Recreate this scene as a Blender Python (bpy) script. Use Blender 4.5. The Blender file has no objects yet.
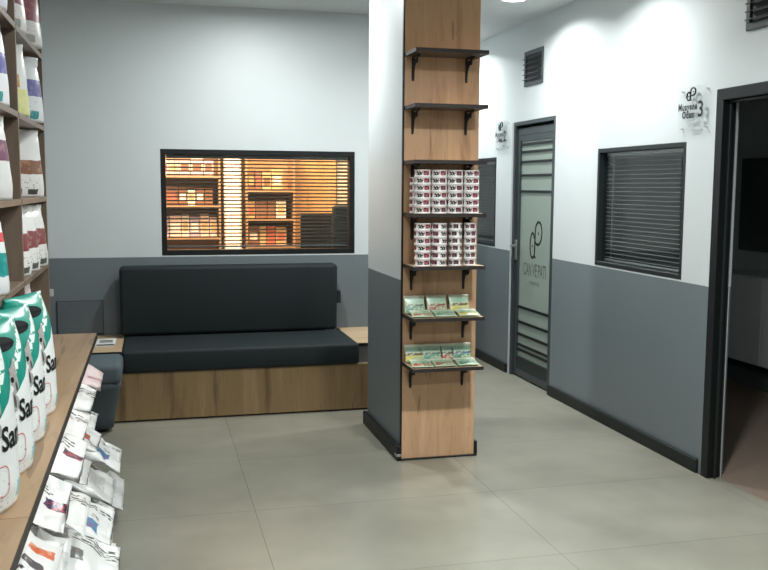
import bpy, bmesh, math, random
from mathutils import Vector, Matrix, noise
random.seed(7)
SC = bpy.context.scene
COL = SC.collection
R = math.radians
PI = math.pi

# ------------------------------------------------------------------ materials
def mat(name, col, rough=.6, metal=0., spec=.5, coat=0.):
    m = bpy.data.materials.new(name); m.use_nodes = True
    b = m.node_tree.nodes['Principled BSDF']
    b.inputs['Base Color'].default_value = (*col, 1)
    b.inputs['Roughness'].default_value = rough
    b.inputs['Metallic'].default_value = metal
    b.inputs['Specular IOR Level'].default_value = spec
    b.inputs['Coat Weight'].default_value = coat
    return m

class NT:
    """small node tree writer"""
    def __init__(self, m):
        self.m = m; self.t = m.node_tree; self.b = self.t.nodes['Principled BSDF']
    def n(self, typ, **kw):
        x = self.t.nodes.new(typ)
        for k, v in kw.items(): setattr(x, k, v)
        return x
    def link(self, a, b): self.t.links.new(a, b)
    def val(self, sock, v):
        if hasattr(v, 'is_output') or isinstance(v, bpy.types.NodeSocket): self.link(v, sock)
        else: sock.default_value = v
    def math(self, op, a, b=None, c=None):
        x = self.n('ShaderNodeMath', operation=op)
        self.val(x.inputs[0], a)
        if b is not None: self.val(x.inputs[1], b)
        if c is not None: self.val(x.inputs[2], c)
        return x.outputs[0]
    def coord(self, which='Object'):
        return self.n('ShaderNodeTexCoord').outputs[which]
    def mapping(self, vec, scale=(1,1,1), loc=(0,0,0), rot=(0,0,0)):
        x = self.n('ShaderNodeMapping'); self.link(vec, x.inputs['Vector'])
        x.inputs['Scale'].default_value = scale; x.inputs['Location'].default_value = loc; x.inputs['Rotation'].default_value = rot
        return x.outputs[0]
    def noise(self, vec, scale, detail=3, rough=.5, out='Fac'):
        x = self.n('ShaderNodeTexNoise'); self.link(vec, x.inputs['Vector'])
        x.inputs['Scale'].default_value = scale; x.inputs['Detail'].default_value = detail; x.inputs['Roughness'].default_value = rough
        return x.outputs[out]
    def mix(self, f, a, b, blend='MIX'):
        x = self.n('ShaderNodeMix', data_type='RGBA', blend_type=blend)
        self.val(x.inputs['Factor'], f)
        for s, v in ((x.inputs['A'], a), (x.inputs['B'], b)):
            self.val(s, v if not isinstance(v, tuple) else (*v[:3], 1))
        return x.outputs['Result']
    def ramp(self, f, stops, interp='LINEAR'):
        x = self.n('ShaderNodeValToRGB'); self.link(f, x.inputs[0]); cr = x.color_ramp; cr.interpolation = interp
        while len(cr.elements) < len(stops): cr.elements.new(.5)
        for e, (p, c) in zip(cr.elements, stops): e.position = p; e.color = (*c, 1)
        return x.outputs[0]
    def sep(self, vec):
        x = self.n('ShaderNodeSeparateXYZ'); self.link(vec, x.inputs[0]); return x.outputs
    def bump(self, h, strength=.2, dist=.01):
        x = self.n('ShaderNodeBump'); self.link(h, x.inputs['Height'])
        x.inputs['Strength'].default_value = strength; x.inputs['Distance'].default_value = dist
        self.link(x.outputs[0], self.b.inputs['Normal'])
    def base(self, c): self.link(c, self.b.inputs['Base Color'])

def wall_paint():
    m = mat('wall_paint', (.7,.7,.7), .45); t = NT(m); co = t.coord()
    z = t.sep(co)[2]
    k = t.math('GREATER_THAN', z, .997)
    n = t.noise(co, 3, 2)
    up = t.mix(n, (.55,.585,.592), (.58,.612,.62)); lo = t.mix(n, (.136,.160,.172), (.150,.176,.188))
    t.base(t.mix(k, lo, up))
    t.bump(t.noise(co, 220, 2), .05, .002)
    return m

def wood(name, dark, mid, light, axis='Z', rough=.42, scale=1.):
    """oak laminate: long grain on one axis, knots and dark cathedral streaks"""
    m = mat(name, mid, rough); t = NT(m); co = t.coord()
    st = {'X': (.09,1,1), 'Y': (1,.09,1), 'Z': (1,1,.09)}[axis]
    s1 = t.mapping(co, tuple(a*scale for a in st))
    warp = t.noise(t.mapping(co, tuple(a*scale*2 for a in st)), 3, 2, out='Color')
    v = t.n('ShaderNodeVectorMath', operation='MULTIPLY_ADD'); t.link(warp, v.inputs[0]); v.inputs[1].default_value = (.12,.12,.12); t.link(s1, v.inputs[2])
    a = t.noise(v.outputs[0], 9, 5, .62)
    b = t.noise(v.outputs[0], 60, 3, .6)
    c = t.ramp(a, [(.32, dark), (.45, mid), (.54, mid), (.66, light)])
    c = t.mix(t.math('MULTIPLY', t.math('GREATER_THAN', b, .60), .22), c, dark)
    # a few heart-wood cracks
    cr = t.noise(t.mapping(co, tuple((2.2 if x == 1 else .22)*scale for x in st), (3.1, 1.7, .4)), 7, 2, .5)
    f = t.math('MULTIPLY', t.math('GREATER_THAN', cr, .665), .55)
    c = t.mix(f, c, tuple(x*.55 for x in dark))
    t.base(c); t.bump(b, .06, .002)
    return m

def floor_mat():
    m = mat('porcelain_tile', (.4,.4,.36), .25); t = NT(m); co = t.coord()
    br = t.n('ShaderNodeTexBrick', offset=0.0, squash=1.0)
    t.link(t.mapping(co, (1,1,1), (-.44+1.17*4, -3.34+.8*6, 0)), br.inputs['Vector'])
    br.inputs['Scale'].default_value = 1; br.inputs['Brick Width'].default_value = 1.17; br.inputs['Row Height'].default_value = .8
    br.inputs['Mortar Size'].default_value = .0018; br.inputs['Mortar Smooth'].default_value = .2; br.inputs['Bias'].default_value = 0
    br.inputs['Color1'].default_value = (.252,.242,.198,1); br.inputs['Color2'].default_value = (.268,.258,.212,1); br.inputs['Mortar'].default_value = (.155,.148,.125,1)
    n = t.noise(co, 1.6, 3, .5); n2 = t.noise(co, 6, 2, .5)
    c = t.mix(t.ramp(n, [(.3,(0,0,0)),(.7,(1,1,1))]), (.80,.80,.80), (1.08,1.08,1.08))
    c2 = t.mix(n2, (.93,.93,.93), (1.05,1.05,1.04))
    c = t.mix(1., c, c2, 'MULTIPLY'); c = t.mix(1., br.outputs['Color'], c, 'MULTIPLY')
    t.base(c)
    t.b.inputs['Roughness'].default_value = .27
    t.bump(br.outputs['Fac'], -.12, .002)
    return m

def fabric(name, col, scale=350):
    m = mat(name, col, .72, spec=.35); t = NT(m); co = t.coord()
    n = t.noise(co, scale, 2); k = t.noise(co, 2.5, 3)
    t.base(t.mix(k, tuple(x*.88 for x in col), tuple(x*1.12 for x in col)))
    t.bump(n, .15, .002)
    return m

def plain(name, col, rough=.5, metal=0., spec=.5, var=.08, scale=12):
    m = mat(name, col, rough, metal, spec); t = NT(m)
    t.base(t.mix(t.noise(t.coord(), scale, 3), tuple(x*(1-var) for x in col), tuple(min(1, x*(1+var)) for x in col)))
    return m

def glass_mat(name, tint, glossy=.06, rough=.0):
    m = bpy.data.materials.new(name); m.use_nodes = True; nt = m.node_tree; nt.nodes.clear()
    o = nt.nodes.new('ShaderNodeOutputMaterial'); mx = nt.nodes.new('ShaderNodeMixShader')
    tr = nt.nodes.new('ShaderNodeBsdfTransparent'); gl = nt.nodes.new('ShaderNodeBsdfGlossy'); lw = nt.nodes.new('ShaderNodeLayerWeight'); lw.inputs[0].default_value = .5
    pw = nt.nodes.new('ShaderNodeMath'); pw.operation = 'POWER'; pw.inputs[1].default_value = 4; nt.links.new(lw.outputs['Facing'], pw.inputs[0])
    fr = nt.nodes.new('ShaderNodeMath'); fr.operation = 'MULTIPLY_ADD'; fr.inputs[1].default_value = .55; fr.inputs[2].default_value = .03; nt.links.new(pw.outputs[0], fr.inputs[0])
    tr.inputs[0].default_value = (*tint, 1); gl.inputs['Roughness'].default_value = rough
    nt.links.new(fr.outputs[0], mx.inputs[0]); nt.links.new(tr.outputs[0], mx.inputs[1]); nt.links.new(gl.outputs[0], mx.inputs[2]); nt.links.new(mx.outputs[0], o.inputs[0])
    return m

def emit(name, col, s):
    m = mat(name, col, .4); b = m.node_tree.nodes['Principled BSDF']
    b.inputs['Emission Color'].default_value = (*col, 1); b.inputs['Emission Strength'].default_value = s
    return m

def print_mat(name, paper, patches, rough=.34, speck=None, warp=.006, coarse=False):
    """printed plastic: PATCHES = (x0,x1,z0,z1,colour[,speckle colour]) in the bag's own metres, front face only"""
    m = mat(name, paper, rough); t = NT(m); co = t.coord(); s = t.sep(co)
    n = t.noise(co, 28, 2); nz = t.math('MULTIPLY', t.math('SUBTRACT', n, .5), warp*2)
    x = t.math('ADD', s[0], nz); z = t.math('ADD', s[2], nz)
    c = t.mix(t.noise(co, 9, 2), tuple(v*.93 for v in paper), paper)
    sp = t.math('GREATER_THAN', t.noise(co, 95, 2), .58)
    if coarse: sp = t.math('GREATER_THAN', t.noise(t.mapping(co, (1,1,.45)), 70, 2), .47)
    sp2 = t.math('GREATER_THAN', t.noise(co, 45, 3), .56)
    for p in patches:
        if p[0] == 'slant':                                    # everything above a slanting line
            c = t.mix(t.math('GREATER_THAN', t.math('MULTIPLY_ADD', x, -p[2], z), p[1]), c, p[3]); continue
        if p[0] == 'slanttext':                                # a slanting strip of broken pale print
            q = t.math('MULTIPLY_ADD', x, -p[3], z)
            f = t.math('MULTIPLY', t.math('MULTIPLY', t.math('GREATER_THAN', q, p[1]), t.math('LESS_THAN', q, p[2])), t.math('GREATER_THAN', t.noise(co, 60, 2), .48))
            c = t.mix(f, c, p[4]); continue
        x0, x1, z0, z1, colr = p[:5]
        f = t.math('MULTIPLY', t.math('MULTIPLY', t.math('GREATER_THAN', x, x0), t.math('LESS_THAN', x, x1)),
                   t.math('MULTIPLY', t.math('GREATER_THAN', z, z0), t.math('LESS_THAN', z, z1)))
        if len(p) > 6 and p[6] == 'front': f = t.math('MULTIPLY', f, t.math('LESS_THAN', s[1], -.004))
        if len(p) > 5 and p[5] == 'text':                      # blocks of small unreadable print: broken lines
            lines = t.math('GREATER_THAN', t.math('FRACT', t.math('MULTIPLY', s[0] if coarse else s[2], 42 if coarse else 95)), .42)
            f = t.math('MULTIPLY', f, t.math('MULTIPLY', lines, sp))
            cc = colr
        elif len(p) > 5 and p[5]: cc = t.mix(sp2, colr, p[5])
        else: cc = colr
        c = t.mix(f, c, cc)
    t.base(c)
    return m

M = {}
M['paint'] = wall_paint()
M['oak_v'] = wood('oak_upright', (.34,.185,.098), (.55,.332,.190), (.64,.405,.245), 'Z')
M['oak_h'] = wood('oak_bench', (.135,.082,.036), (.26,.168,.078), (.32,.21,.105), 'Z')
M['oak_y'] = wood('oak_counter', (.19,.115,.062), (.31,.195,.103), (.37,.24,.135), 'Y')
M['shelfwood'] = wood('shelving_oak', (.12,.085,.062), (.185,.135,.10), (.23,.17,.13), 'Z')
M['shelfboard'] = wood('shelving_board', (.12,.085,.062), (.185,.135,.10), (.23,.17,.13), 'Y')
M['oak_x'] = wood('oak_shelf', (.32,.22,.13), (.47,.34,.21), (.55,.41,.27), 'X')
M['floor'] = floor_mat()
M['ceiling'] = plain('ceiling_paint', (.58,.60,.60), .8, var=.02)
M['black'] = plain('black_lacquer', (.006,.0075,.008), .45, spec=.35)
M['alu'] = plain('anthracite_frame', (.013,.017,.018), .45, spec=.4)
M['grey_alu'] = plain('grey_frame', (.034,.043,.047), .42)
M['base'] = plain('black_skirting', (.009,.011,.011), .5, spec=.35)
M['iron'] = plain('black_iron', (.010,.009,.009), .5)
M['shelfedge'] = plain('dark_shelf_edge', (.022,.016,.014), .5)
M['shelfunder'] = wood('shaded_shelf_underside', (.05,.036,.028), (.075,.055,.043), (.10,.075,.06), 'X')  # underside of the oak boards, shade put into a darker wood colour
M['cushion'] = fabric('dark_slate_upholstery', (.0085,.0145,.016))
M['cushion2'] = fabric('slate_upholstery', (.075,.098,.110))
M['grey_panel'] = plain('grey_panel', (.19,.19,.18), .55)
M['hatch'] = plain('hatch_grey', (.10,.117,.131), .5)
M['slat'] = plain('blind_slat', (.34,.345,.35), .4, .3)
M['slat_backlit'] = plain('backlit_blind_slat', (.16,.175,.18), .38, .3)  # same grey slats, colour darkened to look backlit
M['glass'] = glass_mat('clear_glass', (.93,.95,.95))
M['frost'] = plain('frosted_glass', (.25,.30,.265), .32, var=.05, scale=3)
M['white'] = plain('white_plastic', (.80,.80,.80), .4)
M['acrylic'] = glass_mat('clear_acrylic', (.985,.99,.99), rough=.05)
M['ink'] = plain('black_ink', (.006,.006,.006), .5)
M['greyink'] = plain('grey_ink', (.08,.10,.09), .5)
M['paleink'] = plain('pale_grey_ink', (.42,.45,.45), .5)
M['steel'] = plain('brushed_steel', (.55,.55,.53), .3, 1.)
M['trimgrey'] = plain('pale_trim', (.42,.44,.45), .5)
M['lens'] = emit('lamp_lens', (1,.98,.95), 14)
M['dim'] = plain('dim_room_paint', (.50,.55,.54), .7)
M['dimdark'] = plain('dim_room_dark', (.07,.085,.085), .6)
M['dimfloor'] = plain('dim_room_floor', (.22,.165,.13), .45)

# ------------------------------------------------------------------ mesh helpers
def obj(name, bm, m, parent=None, smooth=False, loc=None):
    me = bpy.data.meshes.new(name); bm.to_mesh(me); bm.free()
    for x in (m if isinstance(m, (list, tuple)) else [m]): me.materials.append(x)
    if smooth:
        for p in me.polygons: p.use_smooth = True
    o = bpy.data.objects.new(name, me); COL.objects.link(o)
    if parent: o.parent = parent
    if loc: o.location = loc
    return o

def tag(o, label=None, cat=None, group=None, kind=None):
    if label: o['label'] = label
    if cat: o['category'] = cat
    if group: o['group'] = group
    if kind: o['kind'] = kind
    return o

def thing(name, label, cat, loc=(0,0,0), rz=0, group=None):
    o = bpy.data.objects.new(name, None); COL.objects.link(o); o.empty_display_size = .05
    o.location = loc; o.rotation_euler = (0,0,rz)
    return tag(o, label, cat, group)

def dup(o, label=None, loc=None, rot=None):
    c = o.copy(); COL.objects.link(c)
    if label: c['label'] = label
    if loc is not None: c.location = loc
    if rot is not None: c.rotation_euler = rot
    for ch in list(o.children):
        d = ch.copy(); COL.objects.link(d); d.parent = c
        for g in list(ch.children):
            e = g.copy(); COL.objects.link(e); e.parent = d
    return c

def B(): return bmesh.new()

def box(bm, a, b, bev=0., seg=2, mi=0):
    t = bmesh.new()
    r = bmesh.ops.create_cube(t, size=1)
    c = [(a[i]+b[i])/2 for i in range(3)]; d = [abs(b[i]-a[i]) for i in range(3)]
    for v in t.verts: v.co = Vector([c[i]+v.co[i]*d[i] for i in range(3)])
    if bev: bmesh.ops.bevel(t, geom=list(t.edges), offset=bev, segments=seg, profile=.5, affect='EDGES')
    for f in t.faces: f.material_index = mi
    merge(bm, t)
    return bm

def merge(bm, t):
    me = bpy.data.meshes.new('tmp'); t.to_mesh(me); t.free(); bm.from_mesh(me); bpy.data.meshes.remove(me)

def tube(bm, pts, r, seg=8, closed=False, flat=None):
    """a tube through pts; flat=(axis, k) squashes it on an axis"""
    P = [Vector(p) for p in pts]; n = len(P); rings = []
    for i, p in enumerate(P):
        a = P[(i-1) % n] if (closed or i > 0) else P[i]; b = P[(i+1) % n] if (closed or i < n-1) else P[i]
        d = (b-a).normalized()
        u = d.cross(Vector((0,0,1)) if abs(d.z) < .9 else Vector((1,0,0))).normalized(); w = d.cross(u)
        ring = []
        for k in range(seg):
            q = u*math.cos(2*PI*k/seg)*r + w*math.sin(2*PI*k/seg)*r
            if flat: q[flat[0]] *= flat[1]
            ring.append(bm.verts.new(p+q))
        rings.append(ring)
    for i in range(n if closed else n-1):
        A, C = rings[i], rings[(i+1) % n]
        for k in range(seg): bm.faces.new((A[k], A[(k+1)%seg], C[(k+1)%seg], C[k]))
    if not closed:
        bm.faces.new(rings[0][::-1]); bm.faces.new(rings[-1])
    bmesh.ops.recalc_face_normals(bm, faces=bm.faces)
    return bm

def lathe(bm, prof, seg=32, c=(0,0,0)):
    rings = []
    for r, z in prof:
        if r < 1e-6: rings.append([bm.verts.new((c[0], c[1], c[2]+z))])
        else: rings.append([bm.verts.new((c[0]+r*math.cos(2*PI*k/seg), c[1]+r*math.sin(2*PI*k/seg), c[2]+z)) for k in range(seg)])
    for A, C in zip(rings, rings[1:]):
        if len(A) == 1 and len(C) == 1: continue
        for k in range(seg):
            if len(A) == 1: bm.faces.new((A[0], C[(k+1)%seg], C[k]))
            elif len(C) == 1: bm.faces.new((A[k], A[(k+1)%seg], C[0]))
            else: bm.faces.new((A[k], A[(k+1)%seg], C[(k+1)%seg], C[k]))
    bmesh.ops.recalc_face_normals(bm, faces=bm.faces)
    return bm

def text_bm(s, size, fn, extrude=0., align='CENTER', bold=0., cut=None):
    """lettering as a mesh; fn maps (x, y) in metres of the text plane to a point (with .0 depth) -> Vector"""
    cu = bpy.data.curves.new('txt', 'FONT'); cu.body = s; cu.size = size; cu.align_x = align; cu.align_y = 'CENTER'; cu.offset = bold; cu.resolution_u = 3
    cu.fill_mode = 'BOTH'; cu.space_character = 1.0 + (.12 if bold > .0017 and size < .06 else 0)
    o = bpy.data.objects.new('txt', cu); COL.objects.link(o)
    bpy.context.view_layer.update()
    me = bpy.data.meshes.new_from_object(o.evaluated_get(bpy.context.evaluated_depsgraph_get()))
    bm = bmesh.new(); bm.from_mesh(me)
    bpy.data.objects.remove(o); bpy.data.curves.remove(cu); bpy.data.meshes.remove(me)
    if cut:
        for ax in (0, 1):
            lo = min(v.co[ax] for v in bm.verts); hi = max(v.co[ax] for v in bm.verts); k = lo + cut
            nrm = Vector((1,0,0)) if ax == 0 else Vector((0,1,0))
            while k < hi:
                bmesh.ops.bisect_plane(bm, geom=bm.verts[:]+bm.edges[:]+bm.faces[:], plane_co=nrm*k, plane_no=nrm); k += cut
    for v in bm.verts: v.co = fn(v.co.x, v.co.y)
    return bm

def struct(name, bm, m, parent=None, smooth=False):
    o = obj(name, bm, m, parent, smooth)
    if not parent: o['kind'] = 'structure'
    return o

# ------------------------------------------------------------------ room measures (metres)
XR, XL, YB, CE = 2.79, -.86, 6.667, 2.75
TH = .12
# floor and ceiling
struct('floor', box(B(), (XL-.1,-2.6,-.1), (XR+TH/2,9.3,0)), M['floor'])
struct('ceiling', box(B(), (XL-.1,-2.6,CE), (XR+TH,9.3,CE+.1)), M['ceiling'])
# left wall, wall behind the camera, corridor end
struct('wall_left', box(B(), (XL-.1,-2.6,0), (XL,YB+TH,CE)), M['paint'])
struct('wall_front', box(B(), (XL-.1,-2.6,0), (XR+TH,-2.5,CE)), M['paint'])
# back wall with the opening of window 1
W1 = (.068,1.466,1.006,1.757)
def wall_with_holes(name, axis, p0, p1, u0, u1, z1, holes, m):
    """a wall slab on plane axis between p0..p1, along u0..u1, with rectangular holes (u0,u1,z0,z1)"""
    us = sorted({u0,u1,*[h[0] for h in holes],*[h[1] for h in holes]}); zs = sorted({0,z1,*[h[2] for h in holes],*[h[3] for h in holes]})
    bm = B()
    for a, b in zip(us, us[1:]):
        for c, d in zip(zs, zs[1:]):
            uc, zc = (a+b)/2, (c+d)/2
            if any(h[0] < uc < h[1] and h[2] < zc < h[3] for h in holes): continue
            if axis == 'y': box(bm, (a,p0,c), (b,p1,d))
            else: box(bm, (p0,a,c), (p1,b,d))
    bmesh.ops.remove_doubles(bm, verts=bm.verts, dist=1e-5)
    return struct(name, bm, m)
wall_with_holes('wall_back', 'y', YB, YB+TH, XL-.1, 1.95, CE, [W1], M['paint'])
struct('wall_corridor', box(B(), (1.85,YB+TH,0), (1.95,9.3,CE)), M['paint'])
struct('wall_corridor_end', box(B(), (1.95,9.2,0), (XR+TH,9.3,CE)), M['paint'])
W2 = (4.408,5.415,1.006,1.752); W3 = (7.205,8.21,1.006,1.752); D1 = (6.065,6.835,0,2.012); D2 = (3.10,4.135,0,2.0)
wall_with_holes('wall_right', 'x', XR, XR+TH, -2.6, 9.3, CE, [W2,W3,D1,D2], M['paint'])
# skirtings
def skirting(name, a, b): struct(name, box(B(), a, b, .004, 1), M['base'])
skirting('baseboard_right', (XR-.022,4.165,0), (XR,6.055,.075))
skirting('baseboard_right.001', (XR-.022,6.88,0), (XR,9.2,.075))
skirting('baseboard_right.002', (XR-.022,-2.5,0), (XR,3.02,.075))
skirting('baseboard_back', (1.63,YB-.02,0), (1.95,YB,.075))

# ------------------------------------------------------------------ pillar with oak cladding
PX0, PX1, PY0, PY1 = 1.312, 1.728, 4.745, 5.55
pil = struct('pillar', box(B(), (PX0-.004,PY0+.02,0), (PX1,PY1,CE)), M['paint'])
obj('oak_cladding', box(B(), (PX0,PY0,.003), (PX1+.004,PY0+.0185,CE-.002), .001, 1), M['oak_v'], pil)
obj('black_edge_strip', box(B(), (PX0-.0075,PY0,.003), (PX0-.0005,PY0+.0195,CE-.002)), M['black'], pil)
bm = B()
box(bm, (PX0-.030,PY0-.012,0), (PX0-.004,PY1+.02,.082), .003, 1)
obj('skirting', bm, M['base'], pil)
obj('skirting', box(B(), (PX1+.0045,PY0+.0,0), (PX1+.026,PY1+.02,.082), .003, 1), M['base'], pil)
obj('skirting', box(B(), (PX0-.03,PY0-.012,0), (PX1+.02,PY0-.001,.010), .002, 1), M['base'], pil)
obj('steel_corner_cap', box(B(), (PX0-.0325,PY0-.014,.022), (PX0-.002,PY0+.03,.038), .002, 1), M['steel'], pil)

# shelves on the pillar, each a board with a dark edge and two scrolled brackets
def bracket_bm():
    """S-scrolled iron bracket: local x = 0 plane, back at y = 0, top at z = 0, reaching to -y"""
    bm = B()
    box(bm, (-.007,-.006,-.115), (.007,0,0), .001, 1)
    box(bm, (-.007,-.125,-.006), (.007,-.0,0), .001, 1)
    brace = [(0, -.006-.105*(1-math.cos(k/16*PI/2)) , -.108+.10*math.sin(k/16*PI/2)) for k in range(17)]
    tube(bm, brace, .0055, 6)
    for (cy, cz, r0, s) in ((-.035,-.034,.020,1), (-.075,-.026,.013,-1)):
        sp = [(0, cy+(r0*(1-k/26))*math.cos(s*k*.42), cz+(r0*(1-k/26))*math.sin(s*k*.42)) for k in range(20)]
        tube(bm, sp, .0048, 6)
    lathe(bm, [(0,-.014),(.006,-.010),(.007,-.004),(.005,0)], 10, (0,-.003,-.113))
    return bm
SH_Z = [2.203,1.926,1.640,1.364,1.089,.817,.550]
SH_LAB = ['topmost black-edged bare shelf on the oak pillar', 'second black-edged bare shelf down the oak pillar',
          'shelf hanging above the upper food tins on the oak pillar', 'shelf carrying the upper stacks of food tins on the pillar',
          'shelf carrying the lower stacks of food tins on the pillar', 'shelf with treat pouches below the tins on the pillar',
          'lowest pillar shelf, holding the bottom treat pouches']
brk = bracket_bm(); brk_me = None
SX0, SX1, SY0 = PX0, 1.705, 4.535
for i, z in enumerate(SH_Z):
    t = thing('pillar_shelf', SH_LAB[i], 'shelf', ((SX0+SX1)/2, PY0, z), 0, 'shelves down the oak pillar')
    hx = (SX1-SX0)/2; dy = SY0-PY0
    bm = B(); box(bm, (-hx+.002,dy+.002,-.017), (hx-.002,-.0005,-.0005))
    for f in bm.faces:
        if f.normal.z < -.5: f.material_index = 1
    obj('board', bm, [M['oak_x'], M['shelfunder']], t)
    bm = B(); box(bm, (-hx,dy,-.0185), (hx,dy+.0022,.0005)); box(bm, (-hx,dy+.0022,-.0185), (-hx+.0022,-.0005,.0005)); box(bm, (hx-.0022,dy+.0022,-.0185), (hx,-.0005,.0005))
    obj('edge_band', bm, M['shelfedge'], t)
    for sx in (-hx+.045, hx-.050):
        if brk_me is None:
            b = obj('bracket', brk, M['iron'], t, loc=(sx,-.0005,-.019)); brk_me = b
        else:
            b = brk_me.copy(); COL.objects.link(b); b.parent = t; b.location = (sx,-.0005,-.019)

# ------------------------------------------------------------------ tins
def tin_mat(name, accent, ink):
    m = mat(name, (.8,.78,.76), .35); t = NT(m); co = t.coord(); s = t.sep(co)
    ang = t.math('ARCTAN2', s[0], t.math('MULTIPLY', s[1], -1))       # 0 faces -y, grows to +x
    a = t.math('FRACT', t.math('MULTIPLY_ADD', ang, 3/(2*PI), 10.55))       # three repeats of the label round the tin
    v = t.math('DIVIDE', s[2], .0375)
    comb = t.n('ShaderNodeCombineXYZ'); t.link(t.math('MULTIPLY', a, 9), comb.inputs[0]); t.link(t.math('MULTIPLY', v, 3.0), comb.inputs[1])
    n = t.noise(comb.outputs[0], 1.15, 1)
    def band(q, lo, hi): return t.math('MULTIPLY', t.math('GREATER_THAN', q, lo), t.math('LESS_THAN', q, hi))
    zz = band(v, .24, .76)
    f1 = t.math('MULTIPLY', t.math('MULTIPLY', band(a, .06, .48), zz), t.math('GREATER_THAN', n, .41))
    f2 = t.math('MULTIPLY', band(a, .52, .90), band(v, .22, .80))
    acc = t.mix(t.math('GREATER_THAN', n, .50), accent, ink)
    c = t.mix(f1, (.80,.77,.75), ink); c = t.mix(f2, c, acc)
    c = t.mix(t.math('MULTIPLY', band(v, .80, .88), .5), c, accent)
    t.base(c); return m
TM = [tin_mat('tin_label_red', (.50,.10,.13), (.025,.018,.02)), tin_mat('tin_label_plum', (.28,.07,.10), (.03,.02,.025)), tin_mat('tin_label_dark', (.17,.08,.08), (.02,.015,.015))]
TH_ = .0375
def make_tin(r, m):
    t = thing('food_tin', '', 'tin')
    obj('label_body', lathe(B(), [(0,.0015),(r-.003,.0015),(r-.001,0),(r,.0012),(r,.0028),(r-.0012,.004),(r-.0012,TH_-.0045),(r,TH_-.0032),(r,TH_-.0018),(r-.0012,TH_-.0010)], 36), m, t, True)
    obj('lid', lathe(B(), [(r-.0013,TH_-.0009),(r-.0022,TH_-.0004),(r-.004,TH_-.0024),(r-.010,TH_-.0024),(r-.011,TH_-.0018),(0,TH_-.0018)], 36), M['steel'], t, True)
    return t
ORD = ['bottom','second','third','fourth','fifth','top']
protos = {}
def put_tin(r, k, loc, rz, label, group):
    key = (r, k)
    if key not in protos: protos[key] = make_tin(r, TM[k]); o = protos[key]
    else: o = dup(protos[key])
    o.location = loc; o.rotation_euler = (0,0,rz); o['label'] = label; o['group'] = group
POS = ['first','second','third','fourth']
KN = ['red and black', 'plum and black', 'dark printed']
zt = SH_Z[3]+.0008
for c in range(4):
    for l in range(6):
        k = [0,1,1,0][c] if (l+c) % 3 else [0,0,2,0][c]
        put_tin(.0432, k, (1.369+.0885*c+random.uniform(-.0008,.0008), 4.585, zt+l*(TH_+.0002)), random.uniform(-.15,.15),
                f'{KN[k]} tin, {ORD[l]} layer, {POS[c]} stack from pillar\'s grey face, upper tins', 'food tins on the upper tin shelf')
for l in range(5):
    put_tin(.0432, 0, (1.369, 4.6745, zt+l*(TH_+.0002)), .35, f'white tin behind the first stack of the upper tins, {ORD[l]} layer from the shelf', 'food tins on the upper tin shelf')
zt = SH_Z[4]+.0008
for c, (x, r, k, rz) in enumerate([(1.372,.0432,0,.1),(1.4625,.0432,1,.9),(1.553,.036,2,1.4),(1.634,.034,1,1.9)]):
    for l in range(6):
        put_tin(r, k, (x+random.uniform(-.0006,.0006), 4.588, zt+l*(TH_+.0002)), rz+random.uniform(-.2,.2),
                f'{KN[k]} tin, {ORD[l]} layer, {POS[c]} stack from pillar\'s grey face, lower tins', 'food tins on the lower tin shelf')

# ------------------------------------------------------------------ pillow bags
def bag_shape(h, w, d, n=2.6, top=.9, flat_bottom=True, lean=0., seed=0, wr=.004, rows=26, seg=36, dome=3.0):
    """returns pos(theta, v): a filled bag, x = width, -y = front, z = up; sealed flat at the top"""
    def half(v):
        e = min(1, v/top)
        dd = d/2*(1-e**dome)**.55 if e < 1 else 0
        if flat_bottom: dd *= min(1, .86+.14*min(1, v/.12)) 
        else: dd *= math.sin(min(1, v/.16)*PI/2)**.8 if v < .16 else 1
        ww = w/2*(1-.05*math.sin(v*PI)) * (1 if v < top else 1+.03*(v-top)/(1-top))
        return ww, max(dd, .0016)
    def pos(th, v):
        ww, dd = half(v)
        c, s = math.cos(th), math.sin(th)
        x = ww*math.copysign(abs(c)**(2/n), c); y = dd*math.copysign(abs(s)**(2/n), s)
        p = Vector((x, y + lean*(v*v if lean < .03 else (max(0, v-.60)/.40)**1.6), v*h))
        q = Vector((x*7+seed*3.1, (0 if y < 0 else 5)+seed, v*h*8))
        amp = wr*(.4+ (1.5 if v > top-.12 else .6))
        k = noise.noise(q)*amp + noise.noise(q*2.7)*amp*.4
        p.y += k*(1 if v > top-.02 else min(1, dd/.02)*math.copysign(1, y))
        if v < .02: p.z = 0
        return p
    return pos
def bag_bm(pos, rows=26, seg=40):
    bm = B(); rings = []
    for i in range(rows+1):
        v = i/rows
        rings.append([bm.verts.new(pos(2*PI*k/seg, v)) for k in range(seg)])
    for A, C in zip(rings, rings[1:]):
        for k in range(seg): bm.faces.new((A[k], A[(k+1)%seg], C[(k+1)%seg], C[k]))
    bm.faces.new(rings[0][::-1]); bm.faces.new(rings[-1])
    bmesh.ops.recalc_face_normals(bm, faces=bm.faces)
    return bm
def on_front(pos, h, w, off=.0016):
    """maps front-face metres (x from the middle, z up) to the bag's surface"""
    def fn(x, z):
        v = max(0, min(1, z/h)); lo, hi = PI, 2*PI                       # front half: theta PI (x=-w/2) .. 2PI (x=+w/2)
        for _ in range(28):
            mid = (lo+hi)/2
            if pos(mid, v).x < x: lo = mid
            else: hi = mid
        th = (lo+hi)/2; p = pos(th, v)
        a = pos(th+.05, v)-pos(th-.05, v); b = pos(th, min(1, v+.02))-pos(th, max(0, v-.02)); nn = a.cross(b)
        if nn.length > 0: nn.normalize()
        if nn.y > 0: nn = -nn
        return p + nn*off
    return fn

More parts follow.
